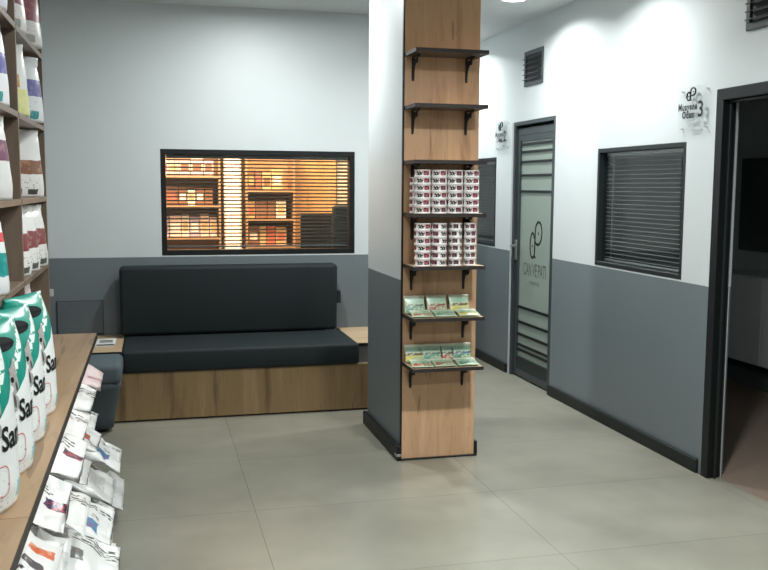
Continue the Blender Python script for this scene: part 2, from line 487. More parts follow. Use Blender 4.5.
# white cat-litter bags on the counter
TEAL = (.008,.25,.19); TEAL2 = (.02,.42,.33)
LH, LW, LD = .368, .245, .165
litter_mat = print_mat('litter_bag_print', (.80,.82,.82), [
    ('slant',.222,.62,TEAL),                                   # green top sweeping down the near gusset
    ('slanttext',.262,.292,.80,(.72,.78,.75)),
    (.035,.10,.020,.055,(.20,.52,.56),None,'front'),
    (.035,.10,.058,.085,(.45,.62,.68),'text','front'),
    (-.12,.0,.01,.10,(.35,.38,.40),'text','front'),
], .3)
M['bagblack'] = plain('bag_black', (.006,.008,.008), .7, spec=.2)
M['bagred'] = plain('bag_red_outline', (.62,.12,.12), .5)
M['bagwhite'] = plain('bag_white', (.80,.80,.80), .4)
M['furgrey'] = plain('fur_grey', (.34,.33,.31), .5, var=.4, scale=90)
M['furdark'] = plain('fur_dark', (.07,.065,.06), .5)
M['bagteal'] = plain('bag_teal', (.12,.45,.48), .4)
def rounded_ring(cx, cz, a, b, r, wdt, n=6):
    """a rounded rectangular outline as two loops of (x,z)"""
    o, i_ = [], []
    for (sx, sz, st) in ((1,1,0),(-1,1,90),(-1,-1,180),(1,-1,270)):
        for k in range(n+1):
            an = R(st+90*k/n)
            o.append((cx+sx*(a-r)+r*math.cos(an), cz+sz*(b-r)+r*math.sin(an)))
            i_.append((cx+sx*(a-r)+(r-wdt)*math.cos(an), cz+sz*(b-r)+(r-wdt)*math.sin(an)))
    return o, i_
def decal_bm(P, fn, cut=.006):
    bm = B(); bm.faces.new([bm.verts.new((x, z, 0)) for x, z in P]); bmesh.ops.triangulate(bm, faces=bm.faces)
    for ax in (0, 1):
        lo = min(p[ax] for p in P); hi = max(p[ax] for p in P); k = lo+cut; nrm = Vector((1,0,0)) if ax == 0 else Vector((0,1,0))
        while k < hi:
            bmesh.ops.bisect_plane(bm, geom=bm.verts[:]+bm.edges[:]+bm.faces[:], plane_co=nrm*k, plane_no=nrm); k += cut
    for v in bm.verts: v.co = fn(v.co.x, v.co.y)
    return bm
def ring_bm(fn, *a):
    o, i_ = rounded_ring(*a); bm = B(); n = len(o)
    V = [bm.verts.new(fn(*p)) for p in o]; U = [bm.verts.new(fn(*p)) for p in i_]
    for k in range(n): bm.faces.new((V[k], V[(k+1)%n], U[(k+1)%n], U[k]))
    return bm
def make_litter():
    t = thing('litter_bag', '', 'bag', group='cat litter bags along the counter')
    pos = bag_shape(LH, LW, LD, 2.15, .985, True, -.0, 3, dome=3.4)
    b = obj('bag_body', bag_bm(pos, 36, 56), litter_mat, t, True)
    fn = on_front(pos, LH, LW); tx = -.03
    obj('lettering', text_bm('Sani', .072, lambda x, y: fn(x+tx, y+.158), align='LEFT', bold=.0016, cut=.012), M['bagblack'], t)
    obj('badge_outline', ring_bm(fn, -.03, .072, .026, .034, .02, .0022), M['bagred'], t)
    obj('badge_outline', ring_bm(fn, -.09, .060, .024, .030, .02, .0022), M['bagred'], t)
    # the printed kitten: head with ears, dark tabby streaks, eyes, pale muzzle
    def blob(name, P, m, off):
        return obj(name, decal_bm(P, on_front(pos, LH, LW, off)), M[m], t)
    kx, kz = -.052, .232
    head = [(kx+.036*math.cos(R(a)), kz+.034*math.sin(R(a))) for a in range(-90, 35, 14)] + [(kx+.036,kz+.058),(kx+.014,kz+.034),(kx-.014,kz+.034),(kx-.036,kz+.058)] + [(kx+.036*math.cos(R(a)), kz+.034*math.sin(R(a))) for a in range(147, 270, 14)]
    cat = blob('cat_print', head, 'furgrey', .0018)
    def el(name, x, z, a, b, m, off): 
        o = blob(name, [(kx+x+a*math.cos(2*PI*k/12), kz+z+b*math.sin(2*PI*k/12)) for k in range(12)], m, off); o.parent = cat; return o
    el('chest_print', 0, -.048, .028, .024, 'furgrey', .0018)
    el('muzzle_print', 0, -.014, .014, .011, 'bagwhite', .0022)
    for sx in (-1, 1):
        el('eye_print', sx*.015, .006, .0065, .007, 'bagblack', .0022)
        el('streak_print', sx*.026, -.012, .004, .012, 'furdark', .0022)
        el('streak_print', sx*.007, .026, .003, .010, 'furdark', .0022)
        el('streak_print', sx*.012, -.045, .004, .016, 'furdark', .0022)
    # dark carrying slot in the sealed top
    bm = decal_bm([(.056*math.cos(2*PI*k/20)-.04, .322+.017*math.sin(2*PI*k/20)) for k in range(20)], fn)
    obj('carry_slot', bm, M['bagblack'], t)
    return t
lit = make_litter()
LLAB = ['green and white cat litter bag at the far end of the counter row', 'green and white litter bag second from the counter\'s far end',
        'green and white litter bag third from the counter\'s far end', 'green and white litter bag fourth from the counter\'s far end',
        'green and white litter bag nearest the camera end of the counter']
for i, (x, y, a) in enumerate([(-.383,2.93,72),(-.383,2.622,72),(-.383,2.345,72),(-.383,2.078,72),(-.383,1.775,72)]):
    o = lit if i == 0 else dup(lit)
    o.location = (x, y, .8005); o.rotation_euler = (0,0,R(a)); o['label'] = LLAB[i]

# ------------------------------------------------------------------ shelving unit along the left wall
XF = -.463; YE = 4.468
UZ = [1.145,1.448,1.764,2.080,2.42]
su = thing('shelving_unit', 'tall brown wooden shelving unit of pet food against the wall', 'shelving', (-.66,2.9,.8))
def rel(bm, o):
    for v in bm.verts: v.co -= Vector(o.location)
    return bm
UP = [4.450,3.610,2.770,1.930,1.090]
for y in UP:
    nm = 'end_panel' if y in (4.450,1.090) else 'upright'
    obj(nm, rel(box(B(), (XL+.004,y-.009,.8005), (XF,y+.009,2.60), .001, 1), su), M['shelfwood'], su)
for z in UZ:
    for a, b in zip(UP[1:], UP):
        obj('shelf', rel(box(B(), (XL+.004,a+.0092,z-.022), (XF+.002,b-.0092,z), .001, 1), su), M['shelfboard'], su)
obj('back_panel', rel(box(B(), (XL+.0005,1.08,.8005), (XL+.0038,4.459,2.60)), su), M['shelfwood'], su)
obj('price_clip', rel(box(B(), (XF-.004,4.4595,.985), (XF+.016,4.468,1.02), .003, 1), su), M['trimgrey'], su)
lu = thing('base_unit', 'low open wooden base unit stuffed with white food bags', 'cabinet', (-.6,2.9,0))
XB = -.345
for y in UP:
    obj('side_panel', rel(box(B(), (XL+.004,y-.009,.0), (XB,y+.009,.7745), .001, 1), lu), M['shelfwood'], lu)
for z in (.09,.44):
    for a, b in zip(UP[1:], UP):
        obj('shelf', rel(box(B(), (XL+.004,a+.0092,z-.02), (XB-.005,b-.0092,z), .001, 1), lu), M['shelfboard'], lu)
obj('plinth', rel(box(B(), (XB-.06,1.10,0), (XB-.045,4.44,.069)), lu), M['shelfwood'], lu)
for j, (a, b, lab) in enumerate([(2.003,4.515,'long oak worktop board under the green litter bags'), (1.0,2.001,'oak worktop board beyond the joint, nearest the camera')]):
    t = thing('worktop', lab, 'worktop', (-.56,(a+b)/2,.775), 0, 'oak worktop boards')
    obj('board', rel(box(B(), (XL+.004,a,.775), (-.2645,b,.80), .001, 1), t), M['oak_y'], t)
    obj('edge_band', rel(box(B(), (-.2640,a,.775), (-.2615,b,.80)), t), M['shelfedge'], t)

# bags standing on the upper shelves
P_red = (.22,.045,.055); P_pur = (.13,.12,.33)
def std(name, patches, paper=(.78,.77,.75)): return print_mat(name, paper, patches)
BM = {
 'red': std('kibble_print_red', [(-.5,.5,.095,.165,P_red,(.30,.16,.13)),(-.08,.08,.03,.075,(.25,.24,.22),'text','front'),(-.05,.0,.012,.035,(.10,.11,.10),None,'front'),(.03,.08,.012,.035,(.10,.11,.10),None,'front')]),
 'brown': std('kibble_print_brown', [(-.5,.5,.095,.155,(.22,.09,.05),(.33,.17,.10)),(-.08,.08,.035,.08,(.35,.33,.28),'text','front'),(-.06,-.01,.012,.034,(.07,.07,.06),None,'front'),(.02,.07,.012,.034,(.07,.07,.06),None,'front')]),
 'purple': std('kibble_print_purple', [(-.5,.5,.105,.175,P_pur,(.20,.19,.42)),(.02,.07,.012,.045,(.03,.27,.27),None,'front'),(-.09,.06,.02,.09,(.55,.56,.60),'text','front')], (.76,.77,.80)),
 'yellow': std('kibble_print_yellow', [(-.5,.5,.0,.10,(.68,.66,.28),(.60,.62,.35)),(-.07,.05,.105,.155,(.55,.26,.05),(.62,.40,.14))], (.74,.74,.72)),
 'lilac': std('kibble_print_lilac', [(-.5,.5,.13,.20,(.16,.13,.34),(.22,.2,.42)),(-.5,.5,.0,.05,(.70,.68,.78))], (.75,.74,.77)),
 'maroon': std('kibble_print_maroon', [(-.5,.5,.10,.24,(.24,.055,.08),(.33,.11,.12)),(-.1,.1,.04,.09,(.62,.50,.50),'text','front'),(.0,.06,.015,.045,(.3,.3,.29),None,'front')], (.76,.73,.73)),
 'tealgrey': std('kibble_print_teal', [(-.14,-.01,.0,.20,(.02,.30,.26),(.30,.52,.50)),(.03,.12,.13,.20,(.16,.05,.10),(.30,.12,.15))], (.70,.69,.68)),
 'redlogo': std('kibble_print_logo', [(-.5,.5,.06,.135,(.01,.25,.24),(.03,.33,.31)),(-.05,.12,.17,.20,(.62,.05,.07),None,'front'),(-.5,.5,.135,.142,(.6,.75,.72))], (.76,.78,.79)),
 'pink': std('kibble_print_pink', [(-.06,.06,.06,.2,(.30,.18,.17),'text','front'),(-.5,.5,.0,.05,(.70,.60,.57))], (.76,.70,.68)),
}
standing = []
def stand_bag(kind, loc, rz, h, w, d, label, group, seed, n=2.5):
    if loc[2] > .9: loc = (loc[0]+.036, loc[1]-.015, loc[2])
    t = thing('kibble_bag', label, 'bag', loc, R(rz), group)
    pos = bag_shape(h, w, d, n, .9, True, .02, seed, .005)
    obj('bag_body', bag_bm(pos, 26, 36), BM[kind], t, True)
    fn = on_front(pos, h, w)
    return t
G1 = 'food bags standing on the tall shelving'
for a in [
 ('red',(-.575,3.77,1.146),58,.272,.235,.09,'white bag with dark red band, nearest of three leaning above the worktop corner shelf',G1,11),
 ('red',(-.568,4.00,1.146),58,.270,.235,.09,'white bag with dark red band, middle of the three on the lowest far shelf',G1,12),
 ('red',(-.560,4.235,1.146),58,.268,.235,.09,'white bag with dark red band, nearest the end panel on the lowest far shelf',G1,13),
 ('brown',(-.585,4.17,1.449),42,.285,.25,.10,'white bag with brown pictured band beside the end panel, middle shelf',G1,14),
 ('brown',(-.60,3.80,1.449),78,.280,.24,.10,'narrow view white bag with brown band next to the upright, middle shelf',G1,15),
 ('yellow',(-.575,3.80,1.765),50,.280,.24,.09,'white bag with orange patch and pale yellow base beside the upright',G1,16),
 ('purple',(-.565,4.15,1.765),50,.275,.25,.09,'white bag with purple band beside the end panel, next to the yellow bag',G1,17),
 ('maroon',(-.575,3.79,2.081),56,.30,.25,.10,'white and maroon bag by the upright on the top far shelf',G1,18),
 ('maroon',(-.565,4.17,2.081),52,.30,.26,.10,'white and maroon bag by the end panel on the top far shelf',G1,19),
 ('redlogo',(-.575,3.12,1.146),56,.275,.25,.10,'white bag with red logo and teal base on the near bay\'s lowest shelf',G1,20),
 ('pink',(-.60,3.44,1.146),82,.275,.22,.08,'pale bag squeezed edge-on beside the upright, lowest shelf of the near bay',G1,21),
 ('tealgrey',(-.585,3.28,1.449),52,.285,.26,.11,'grey-white bag with teal print and plum patch, middle shelf of the near bay',G1,22),
 ('purple',(-.585,3.30,1.765),54,.285,.27,.10,'large white bag with purple band in the near bay',G1,23),
 ('lilac',(-.58,3.30,2.081),54,.30,.26,.10,'white bag with violet band on the top shelf of the near bay',G1,24),
 ('pink',(-.575,4.12,.8005),56,.30,.24,.09,'pink-white bag standing on the worktop behind the green litter bags',G1,25),
]: stand_bag(*a)

# bags lying in the base unit, their sealed ends sticking out
def lie(name, patches, paper=(.74,.74,.73)):
    return print_mat(name, paper, [(p[0], p[1], p[2]+.065, p[3]+.065, *p[4:]) for p in patches], .3, coarse=True)
LM = {
 'script': (lie('lying_print_script', [(-0.135,-0.045,0.292,0.441,(.02,.02,.02),'text'),(0.045,0.120,0.252,0.333,(.15,.15,.15),(.5,.5,.5))]), 'white food bag with black script'),
 'flower': (lie('lying_print_flower', [(-.03,.025,.375,.43,(.05,.02,.06),(.42,.06,.08)),(-.11,-.05,.33,.40,(.05,.05,.05),'text')]), 'white food bag with plum and red emblem'),
 'orange': (lie('lying_print_orange', [(-.085,-.035,.37,.425,(.55,.11,.04),(.62,.30,.20)),(.02,.06,.37,.41,(.07,.06,.07),(.30,.25,.25)),(.07,.13,.30,.40,(.05,.05,.05),'text')]), 'white food bag with orange square'),
 'blue': (lie('lying_print_blue', [(-.02,.02,.36,.39,(.05,.05,.06),'text'),(0.045,0.128,0.306,0.387,(.05,.22,.35),(.20,.12,.28)),(-0.120,-0.060,0.292,0.455,(.03,.04,.04),'text')]), 'white food bag with blue patch'),
 'lavender': (lie('lying_print_lavender', [(0.030,0.135,0.292,0.427,(.25,.22,.33),(.55,.52,.62)),(-0.090,0.000,0.320,0.360,(.28,.26,.36))], (.62,.61,.70)), 'pale lavender food bag'),
 'grey': (lie('lying_print_grey', [(-0.105,0.105,0.252,0.401,(.38,.38,.37),(.46,.46,.45))], (.55,.55,.54)), 'pale grey food bag with darker panel'),
 'pink': (lie('lying_print_pink', [(-0.030,0.030,0.373,0.441,(.50,.22,.25),(.66,.40,.42)),(0.000,0.180,0.252,0.279,(.45,.25,.27),'text')], (.76,.63,.63)), 'pale pink food bag'),
 'green': (lie('lying_print_green', [(-0.030,0.045,0.333,0.401,(.55,.05,.07),(.05,.22,.10)),(0.060,0.135,0.279,0.455,(.03,.04,.03),'text')]), 'white food bag with red and green motif'),
}
BASIS = Matrix(((0,0,1,0),(-1,0,0,0),(0,-1,0,0),(0,0,0,1)))
COLN = ['first','second','third','fourth','fifth','sixth','seventh','eighth','ninth']
LAYN = ['bottom layer','top layer']
colY = [a - .009 - .1365 - .274*j for a in (4.450,3.610,2.770) for j in range(3)]
def lie_bag(kind, y, zc, xf, lean, yaw, tilt, seed, label, group, h=.50, w=.358, d=.146):
    m, _ = LM[kind]
    t = thing('food_bag', label, 'bag', group=group)
    pos = bag_shape(h, w, d, 2.2, .88, False, lean, seed, .013)
    obj('bag_body', bag_bm(pos, 30, 32), m, t, True)
    t.matrix_world = Matrix.Translation((xf-h, y, zc)) @ Matrix.Rotation(yaw, 4, 'Z') @ Matrix.Rotation(tilt, 4, 'Y') @ Matrix.Rotation(R(3.0*math.sin(seed*2.3)), 4, 'X') @ BASIS
    return t
rl = random.Random(21)
UPK = [['script','pink'],['green','script'],['grey','script'],['script','flower'],['grey','flower'],['script','orange'],['grey','lavender']]
LOK = [['grey','blue'],['script','grey'],['script','blue'],['orange','script'],['flower','green']]
colY = [a - .009 - .2055 - .411*j for a in (4.450,3.610,2.770,1.930) for j in range(2)]
for ci, y in enumerate(colY[:7]):
    for li in range(2):
        k = UPK[ci][li]
        lie_bag(k, y, .441+.080+.161*li, -.225+rl.uniform(-.03,.02)-.012*(1-li), .075+rl.uniform(-.02,.012), rl.uniform(-.025,.02), 0, 40+ci*3+li,
                f'{LM[k][1]}, {LAYN[li]}, upper shelf, {COLN[ci]} pile from bench', 'food bags on the base unit\'s upper shelf')
for ci, y in enumerate(colY[:5]):
    for li in range(2):
        k = LOK[ci][li]
        lie_bag(k, y, .091+.080+.158*li, -.172+.007*ci+rl.uniform(-.02,.025), .075+rl.uniform(-.02,.012), rl.uniform(-.025,.02), 0, 80+ci*3+li,
                f'{LM[k][1]}, {LAYN[li]}, lower shelf, {COLN[ci]} pile from bench', 'food bags on the base unit\'s lower shelf')

# ------------------------------------------------------------------ treat pouches on the pillar
def pouch_mat(name, band, blob):
    m = mat(name, (.6,.66,.56), .3); t = NT(m); co = t.coord(); s = t.sep(co)
    n = t.noise(co, 60, 3)
    c = t.mix(t.noise(co, 25, 2), (.30,.40,.27), (.46,.53,.37))
    def rect(x0,x1,z0,z1):
        return t.math('MULTIPLY', t.math('MULTIPLY', t.math('GREATER_THAN', s[0], x0), t.math('LESS_THAN', s[0], x1)), t.math('MULTIPLY', t.math('GREATER_THAN', s[2], z0), t.math('LESS_THAN', s[2], z1)))
    c = t.mix(rect(-.045,.045,.056,.078), c, (.26,.42,.31))
    c = t.mix(rect(-.2,.2,.085,.2), c, (.60,.62,.48))
    c = t.mix(t.math('MULTIPLY', rect(-.05,.05,.008,.034), t.math('GREATER_THAN', n, .47)), c, blob)
    c = t.mix(t.math('MULTIPLY', rect(-.05,.05,.036,.050), t.math('GREATER_THAN', n, .5)), c, band)
    t.base(c); return m
PM = [pouch_mat('pouch_print_teal', (.10,.16,.13), (.10,.28,.20)), pouch_mat('pouch_print_rust', (.22,.07,.04), (.30,.12,.07)),
      pouch_mat('pouch_print_yellow', (.16,.07,.03), (.60,.50,.06)), pouch_mat('pouch_print_red', (.12,.10,.07), (.45,.07,.06)), pouch_mat('pouch_print_blue', (.08,.14,.22), (.06,.20,.12))]
PD = ['teal','rust','yellow','red','blue']
def pouch(k, loc, rx, rz, label, group, w=.118, h=.118):
    t = thing('treat_pouch', label, 'pouch', group=group)
    pos = bag_shape(h, w, .013, 2.2, .90, False, 0, k+loc[0], .0012)
    bm = bag_bm(pos, 16, 24)
    obj('pouch_body', bm, PM[k], t, True)
    t.matrix_world = Matrix.Translation(loc) @ Matrix.Rotation(rz, 4, 'Z') @ Matrix.Rotation(rx, 4, 'X')
for row, (zs, up, lo) in enumerate([(SH_Z[5], [(0,1.366),(1,1.492),(2,1.620)], [(1,1.372),(0,1.497),(2,1.628)]), (SH_Z[6], [(2,1.366),(0,1.466),(3,1.555),(4,1.640)], [(3,1.372),(1,1.497),(4,1.628)])]):
    nm = ['upper pouch shelf','bottom pouch shelf'][row]
    for j, (k, x) in enumerate(up):
        w = .118 if len(up) == 3 else [.105,.112,.066,.108][j]
        pouch(k, (x, 4.690, zs+.0075), R(-20), R(random.uniform(-2,2)), f'pale green pouch with {PD[k]} print standing against the oak, {POS[j]} on {nm}', 'treat pouches on the pillar shelves', w, .098)
    for j, (k, x) in enumerate(lo):
        pouch(k, (x, 4.550, zs+.0085), R(-80), R(random.uniform(-6,6)), f'pale green pouch with {PD[k]} print lying in front, {POS[j]} on {nm}', 'treat pouches on the pillar shelves', .120, .112)

# ------------------------------------------------------------------ bench
bn = thing('bench', 'long dark upholstered waiting bench with oak base under the lit window', 'bench', (.6,6.3,0))
def bpart(name, bm, m, smooth=False): return obj(name, rel(bm, bn), m, bn, smooth)
bpart('base_panel', box(B(), (-.62,5.915,.012), (1.62,5.935,.318), .001, 1), M['oak_h'])
bpart('base_body', box(B(), (-.62,5.936,.012), (1.62,YB-.002,.318)), M['shelfwood'])
bpart('toe_strip', box(B(), (-.60,5.95,0), (1.60,6.0,.0118)), M['black'])
def cushion(a, b, bev=.022):
    bm = box(B(), a, b, bev, 4); return bm
sc = bpart('seat_cushion', cushion((-.197,5.885,.3195), (1.330,6.50,.462)), M['cushion'], True)
bk = cushion((-.222,6.475,.4625), (1.300,6.625,.945), .028)
for v in bk.verts: v.co.y += (v.co.z-.4625)*-.03+.012
bpart('back_cushion', bk, M['cushion'], True)
bpart('fabric_tab', box(B(), (1.3005,6.52,.655), (1.333,6.60,.745), .006, 2), M['cushion'])
for nm, x0, x1 in (('corner_box', -.62, -.2015), ('corner_box', 1.3345, 1.62)):
    c = bpart(nm, box(B(), (x0,5.975,.3185), (x1,YB-.002,.430)), M['grey_panel'])
    obj('wood_top', rel(box(B(), (x0,5.962,.4305), (x1,YB-.002,.450), .001, 1), bn), M['oak_x'], c)
    obj('black_edge', rel(box(B(), (x0,5.9585,.4305), (x1,5.9615,.450)), bn), M['black'], c)
# card holder on the corner box
ch = thing('card_stack', 'small stack of black and white printed cards on the bench corner', 'cards', (-.315,6.28,.4505))
for k in range(3):
    obj('card', box(B(), (-.060+.004*k,-.10+.006*k,.0002+.006*k), (.060+.004*k,.10+.006*k,.0055+.006*k)), print_mat(f'card_print_{k}', (.70,.70,.69), [(-.05,.06,-.5,.5,(.02,.02,.03),'')] if k == 1 else []) if k < 2 else M['white'], ch)
bm = B()
for yy in (-.04,.0,.04): box(bm, (-.035,yy-.011,.0176), (.050,yy+.011,.0182))
obj('printed_bars', bm, M['ink'], ch)
# the side seat beside the base unit
ps = thing('side_seat', 'rounded slate upholstered stool tucked between bench and base unit', 'stool', (-.335,5.66,0))
bm = B()
for i, (z, hw, hd, r, dy) in enumerate([(.03,.085,.09,.05,.10),(.10,.095,.10,.05,.095),(.2,.118,.13,.055,.07),(.30,.135,.17,.06,.035),(.345,.14,.19,.06,.01)]):
    ring = []
    for (sx, sy, st) in ((1,1,0),(-1,1,90),(-1,-1,180),(1,-1,270)):
        for k in range(6):
            an = R(st+90*k/5); ring.append(bm.verts.new((sx*(hw-r)+r*math.cos(an), dy+sy*(hd-r)+r*math.sin(an), z)))
    if i: 
        for k in range(24): bm.faces.new((pr[k], pr[(k+1)%24], ring[(k+1)%24], ring[k]))
    else: bm.faces.new(ring[::-1])
    pr = ring
bm.faces.new(pr); bmesh.ops.recalc_face_normals(bm, faces=bm.faces)
obj('tapered_body', bm, M['cushion2'], ps, True)
obj('seat_cushion', box(B(), (-.148,-.20,.3455), (.148,.205,.462), .035, 4), M['cushion2'], ps, True)
obj('glide', lathe(B(), [(0,0),(.05,0),(.05,.029),(0,.029)], 20, (0,.10,0)), M['black'], ps)
# wall hatch behind
ht = thing('wall_hatch', 'flat grey service hatch on the wall above the bench corner', 'hatch', (-.494,YB-.0005,.45))
obj('hatch_panel', box(B(), (-.153,-.010,.015), (.150,0,.243), .003, 1), M['hatch'], ht)
obj('hatch_frame', box(B(), (-.158,-.006,.005), (.155,0,.248)), M['grey_alu'], ht)

# ------------------------------------------------------------------ windows with blinds
def frame_bm(axis, p0, p1, u0, u1, z0, z1, w):
    bm = B()
    def bx(a, b, c, d):
        if axis == 'y': box(bm, (a,p0,c), (b,p1,d), .002, 1)
        else: box(bm, (p0,a,c), (p1,b,d), .002, 1)
    bx(u0, u1, z1-w, z1); bx(u0, u1, z0, z0+w); bx(u0, u0+w, z0+w, z1-w); bx(u1-w, u1, z0+w, z1-w)
    return bm
def window(n, axis, hole, p, m, w, inward):
    u0, u1, z0, z1 = hole
    o = struct(f'window_{n}', frame_bm(axis, *sorted((p-.002*inward, p+.095*inward)), u0+.001, u1-.001, z0+.001, z1-.001, w), m)
    q = p+.030*inward
    bm = B(); a, b = sorted((q, q+.006*inward))
    if axis == 'y': box(bm, (u0+w,a,z0+w), (u1-w,b,z1-w))
    else: box(bm, (a,u0+w,z0+w), (b,u1-w,z1-w))
    obj('glass', bm, M['glass'], o)
    return o
window(1, 'y', W1, YB, M['black'], .036, 1)
window(2, 'x', W2, XR, M['alu'], .026, 1)
window(3, 'x', W3, XR, M['alu'], .026, 1)
def blind(label, axis, hole, p, w, m, pitch, tilt, raise_=0., group=None):
    u0, u1, z0, z1 = hole[0]+w+.004, hole[1]-w-.004, hole[2]+w+.004, hole[3]-w-.002
    L = u1-u0
    t = thing('venetian_blind', label, 'blind', (0,0,0), 0, group)
    t.location = ((u0+u1)/2, p, z1) if axis == 'y' else (p, (u0+u1)/2, z1)
    if axis == 'x': t.rotation_euler = (0,0,PI/2)
    obj('headrail', box(B(), (-L/2,-.012,-.024), (L/2,.012,0), .002, 1), m, t)
    bm = B(); z = -.034; H = z1-z0-.02-raise_; n = 0
    while z > -H:
        n += 1
        for a in (0, 1, 2):                                    # slightly cupped slat, three strips across
            pass
        pts = [(-.0115, -.0012), (-.004, .0006), (.004, .0006), (.0115, -.0012)]
        vs = []
        for (yy, zz) in pts:
            q = (yy*math.cos(tilt)-zz*math.sin(tilt), yy*math.sin(tilt)+zz*math.cos(tilt))
            vs.append([bm.verts.new((sx*L/2, q[0], z+q[1]+dz)) for sx in (-1, 1) for dz in (0, -.0004)])
        for A, C in zip(vs, vs[1:]):
            bm.faces.new((A[0], A[2], C[2], C[0])); bm.faces.new((A[1], C[1], C[3], A[3]))
        bm.faces.new((vs[0][0], vs[0][1], vs[0][3], vs[0][2])); bm.faces.new((vs[-1][0], vs[-1][2], vs[-1][3], vs[-1][1]))
        for A, C in zip(vs, vs[1:]):
            bm.faces.new((A[0], C[0], C[1], A[1])); bm.faces.new((A[2], A[3], C[3], C[2]))
        z -= pitch
    bmesh.ops.recalc_face_normals(bm, faces=bm.faces)
    obj('slats', bm, m, t)
    obj('bottom_rail', box(B(), (-L/2,-.011,z+.002), (L/2,.011,z+.014), .002, 1), m, t)
    for sx in (-L*.38, 0, L*.38):
        obj('ladder_cord', tube(B(), [(sx,-.0118,-.02),(sx,-.0118,z+.01)], .0007, 5), m, t)
    obj('tilt_wand', tube(B(), [(-L/2+.06,-.018,-.015),(-L/2+.06,-.020,-.30)], .0025, 6), m, t)
    return t
blind('venetian blind in the warmly lit window above the bench', 'y', W1, YB+.058, .036, M['slat_backlit'], .0262, R(-28))
blind('venetian blind in the dark window between the door and open doorway', 'x', W2, XR+.062, .026, M['slat'], .0262, R(3))
blind('venetian blind in the dark window half hidden behind the pillar', 'x', W3, XR+.062, .026, M['slat'], .0262, R(3))

# ------------------------------------------------------------------ glazed door with emblem
d1 = struct('door_1', frame_bm('x', XR-.002, XR+.115, D1[0]+.001, D1[1]-.001, -.05, D1[3]-.001, .03), M['grey_alu'])
bm = d1.data
leaf0, leaf1 = D1[0]+.033, D1[1]-.033
lf = obj('door_leaf', frame_bm('x', XR+.018, XR+.058, leaf0, leaf1, .012, 1.960, .055), M['grey_alu'], d1)
obj('kick_panel', box(B(), (XR+.020,leaf0+.055,.068), (XR+.056,leaf1-.055,.165)), M['alu'], d1)
obj('head_panel', box(B(), (XR+.020,leaf0+.055,1.86), (XR+.056,leaf1-.055,1.9045)), M['grey_alu'], d1)
gl = obj('frosted_pane', box(B(), (XR+.033,leaf0+.0555,.166), (XR+.043,leaf1-.0555,1.859)), M['frost'], d1)
for z in (1.834,1.776,1.70,1.596,1.473, .564,.444,.346,.262,.222):
    obj('glazing_bar', box(B(), (XR+.024,leaf0+.056,z-.009), (XR+.0325,leaf1-.056,z+.009)), M['black'], d1)
h = obj('handle', box(B(), (XR+.004,leaf1-.045,.93), (XR+.0175,leaf1-.010,1.09), .004, 2), M['steel'], d1)
obj('lever', tube(B(), [(XR-.0,leaf1-.03,1.045),(XR-.035,leaf1-.03,1.045),(XR-.04,leaf1-.05,1.045),(XR-.04,leaf1-.13,1.045)], .009, 10), M['steel'], h)
def emblem(bm, fn, r):
    """C and P drawn as one looping brush line; fn(x, y) in units of the emblem's height"""
    C = [(.43,.30),(.42,.17),(.36,.05),(.25,.0),(.13,.06),(.05,.22),(.05,.42),(.10,.58),(.20,.68),(.31,.66),(.37,.54)]
    Pp = [(.50,.02),(.42,.06),(.42,.30),(.44,.60),(.46,.80),(.52,.92),(.66,1.0),(.84,.97),(.95,.84),(.97,.66),(.90,.50),(.76,.40),(.58,.39),(.47,.44)]
    def smooth(P):
        out = []
        for i in range(len(P)-1):
            p0, p1, p2, p3 = P[max(i-1,0)], P[i], P[i+1], P[min(i+2,len(P)-1)]
            for k in range(5):
                u = k/5
                out.append(tuple(.5*((2*p1[j])+(-p0[j]+p2[j])*u+(2*p0[j]-5*p1[j]+4*p2[j]-p3[j])*u*u+(-p0[j]+3*p1[j]-3*p2[j]+p3[j])*u**3) for j in (0,1)))
        return out+[P[-1]]
    for P in (C, Pp): tube(bm, [fn(*p) for p in smooth(P)], r, 8, flat=(0,.15))
    for (x, y) in ((.22,.36),(.70,.72)): tube(bm, [fn(x,y), fn(x+.015,y-.07)], r*.8, 8, flat=(0,.15))
    return bm
XD = XR+.0322
yc = (leaf0+leaf1)/2-.01
obj('emblem', emblem(B(), lambda x, y: Vector((XD, yc+.115-.23*x, .968+.275*y)), .0095), M['ink'], d1)
def door_txt(s, size, z, bold=0): return text_bm(s, size, lambda x, y: Vector((XD+.0003, yc+.012-x*.52, z+y)), bold=bold)
obj('lettering', door_txt('CAN VE PATI', .140, .868, .0015), M['greyink'], d1)
obj('small_lettering', door_txt('VETERINER KLINIGI', .042, .770), M['greyink'], d1)
struct('trim_1', box(B(), (XR-.006,D1[1]+.0005,.0), (XR-.0002,D1[1]+.028,D1[3]), .001, 1), M['trimgrey'])

# ------------------------------------------------------------------ open doorway and the unlit room behind it
d2 = struct('door_2', frame_bm('x', XR-.014, XR+.062, D2[0]+.001, D2[1]-.001, -.06, D2[3]-.001, .058), M['black'])
obj('door_stop', frame_bm('x', XR+.020, XR+.034, D2[0]+.0595, D2[1]-.0595, -.06, D2[3]-.0595, .014), M['alu'], d2)
obj('edge_trim', box(B(), (XR+.0625,D2[1]-.066,0), (XR+.066,D2[1]-.0625,1.94)), M['trimgrey'], d2)
struct('trim_2', box(B(), (XR-.008,D2[1]+.0005,.0), (XR-.0002,D2[1]+.030,D2[3]), .001, 1), M['paint'])
X2 = 4.75
struct('wall_dark_room', box(B(), (X2,1.5,-.1), (X2+.1,9.3,CE)), M['dim'])
struct('wall_dark_room_side', box(B(), (XR+TH,1.4,-.1), (X2+.1,1.5,CE)), M['dim'])
struct('wall_dark_room_far', box(B(), (XR+TH,9.2,-.1), (X2+.1,9.3,CE)), M['dim'])
struct('floor_dark_room', box(B(), (XR+TH/2,1.5,-.1), (X2,9.3,0)), M['dimfloor'])
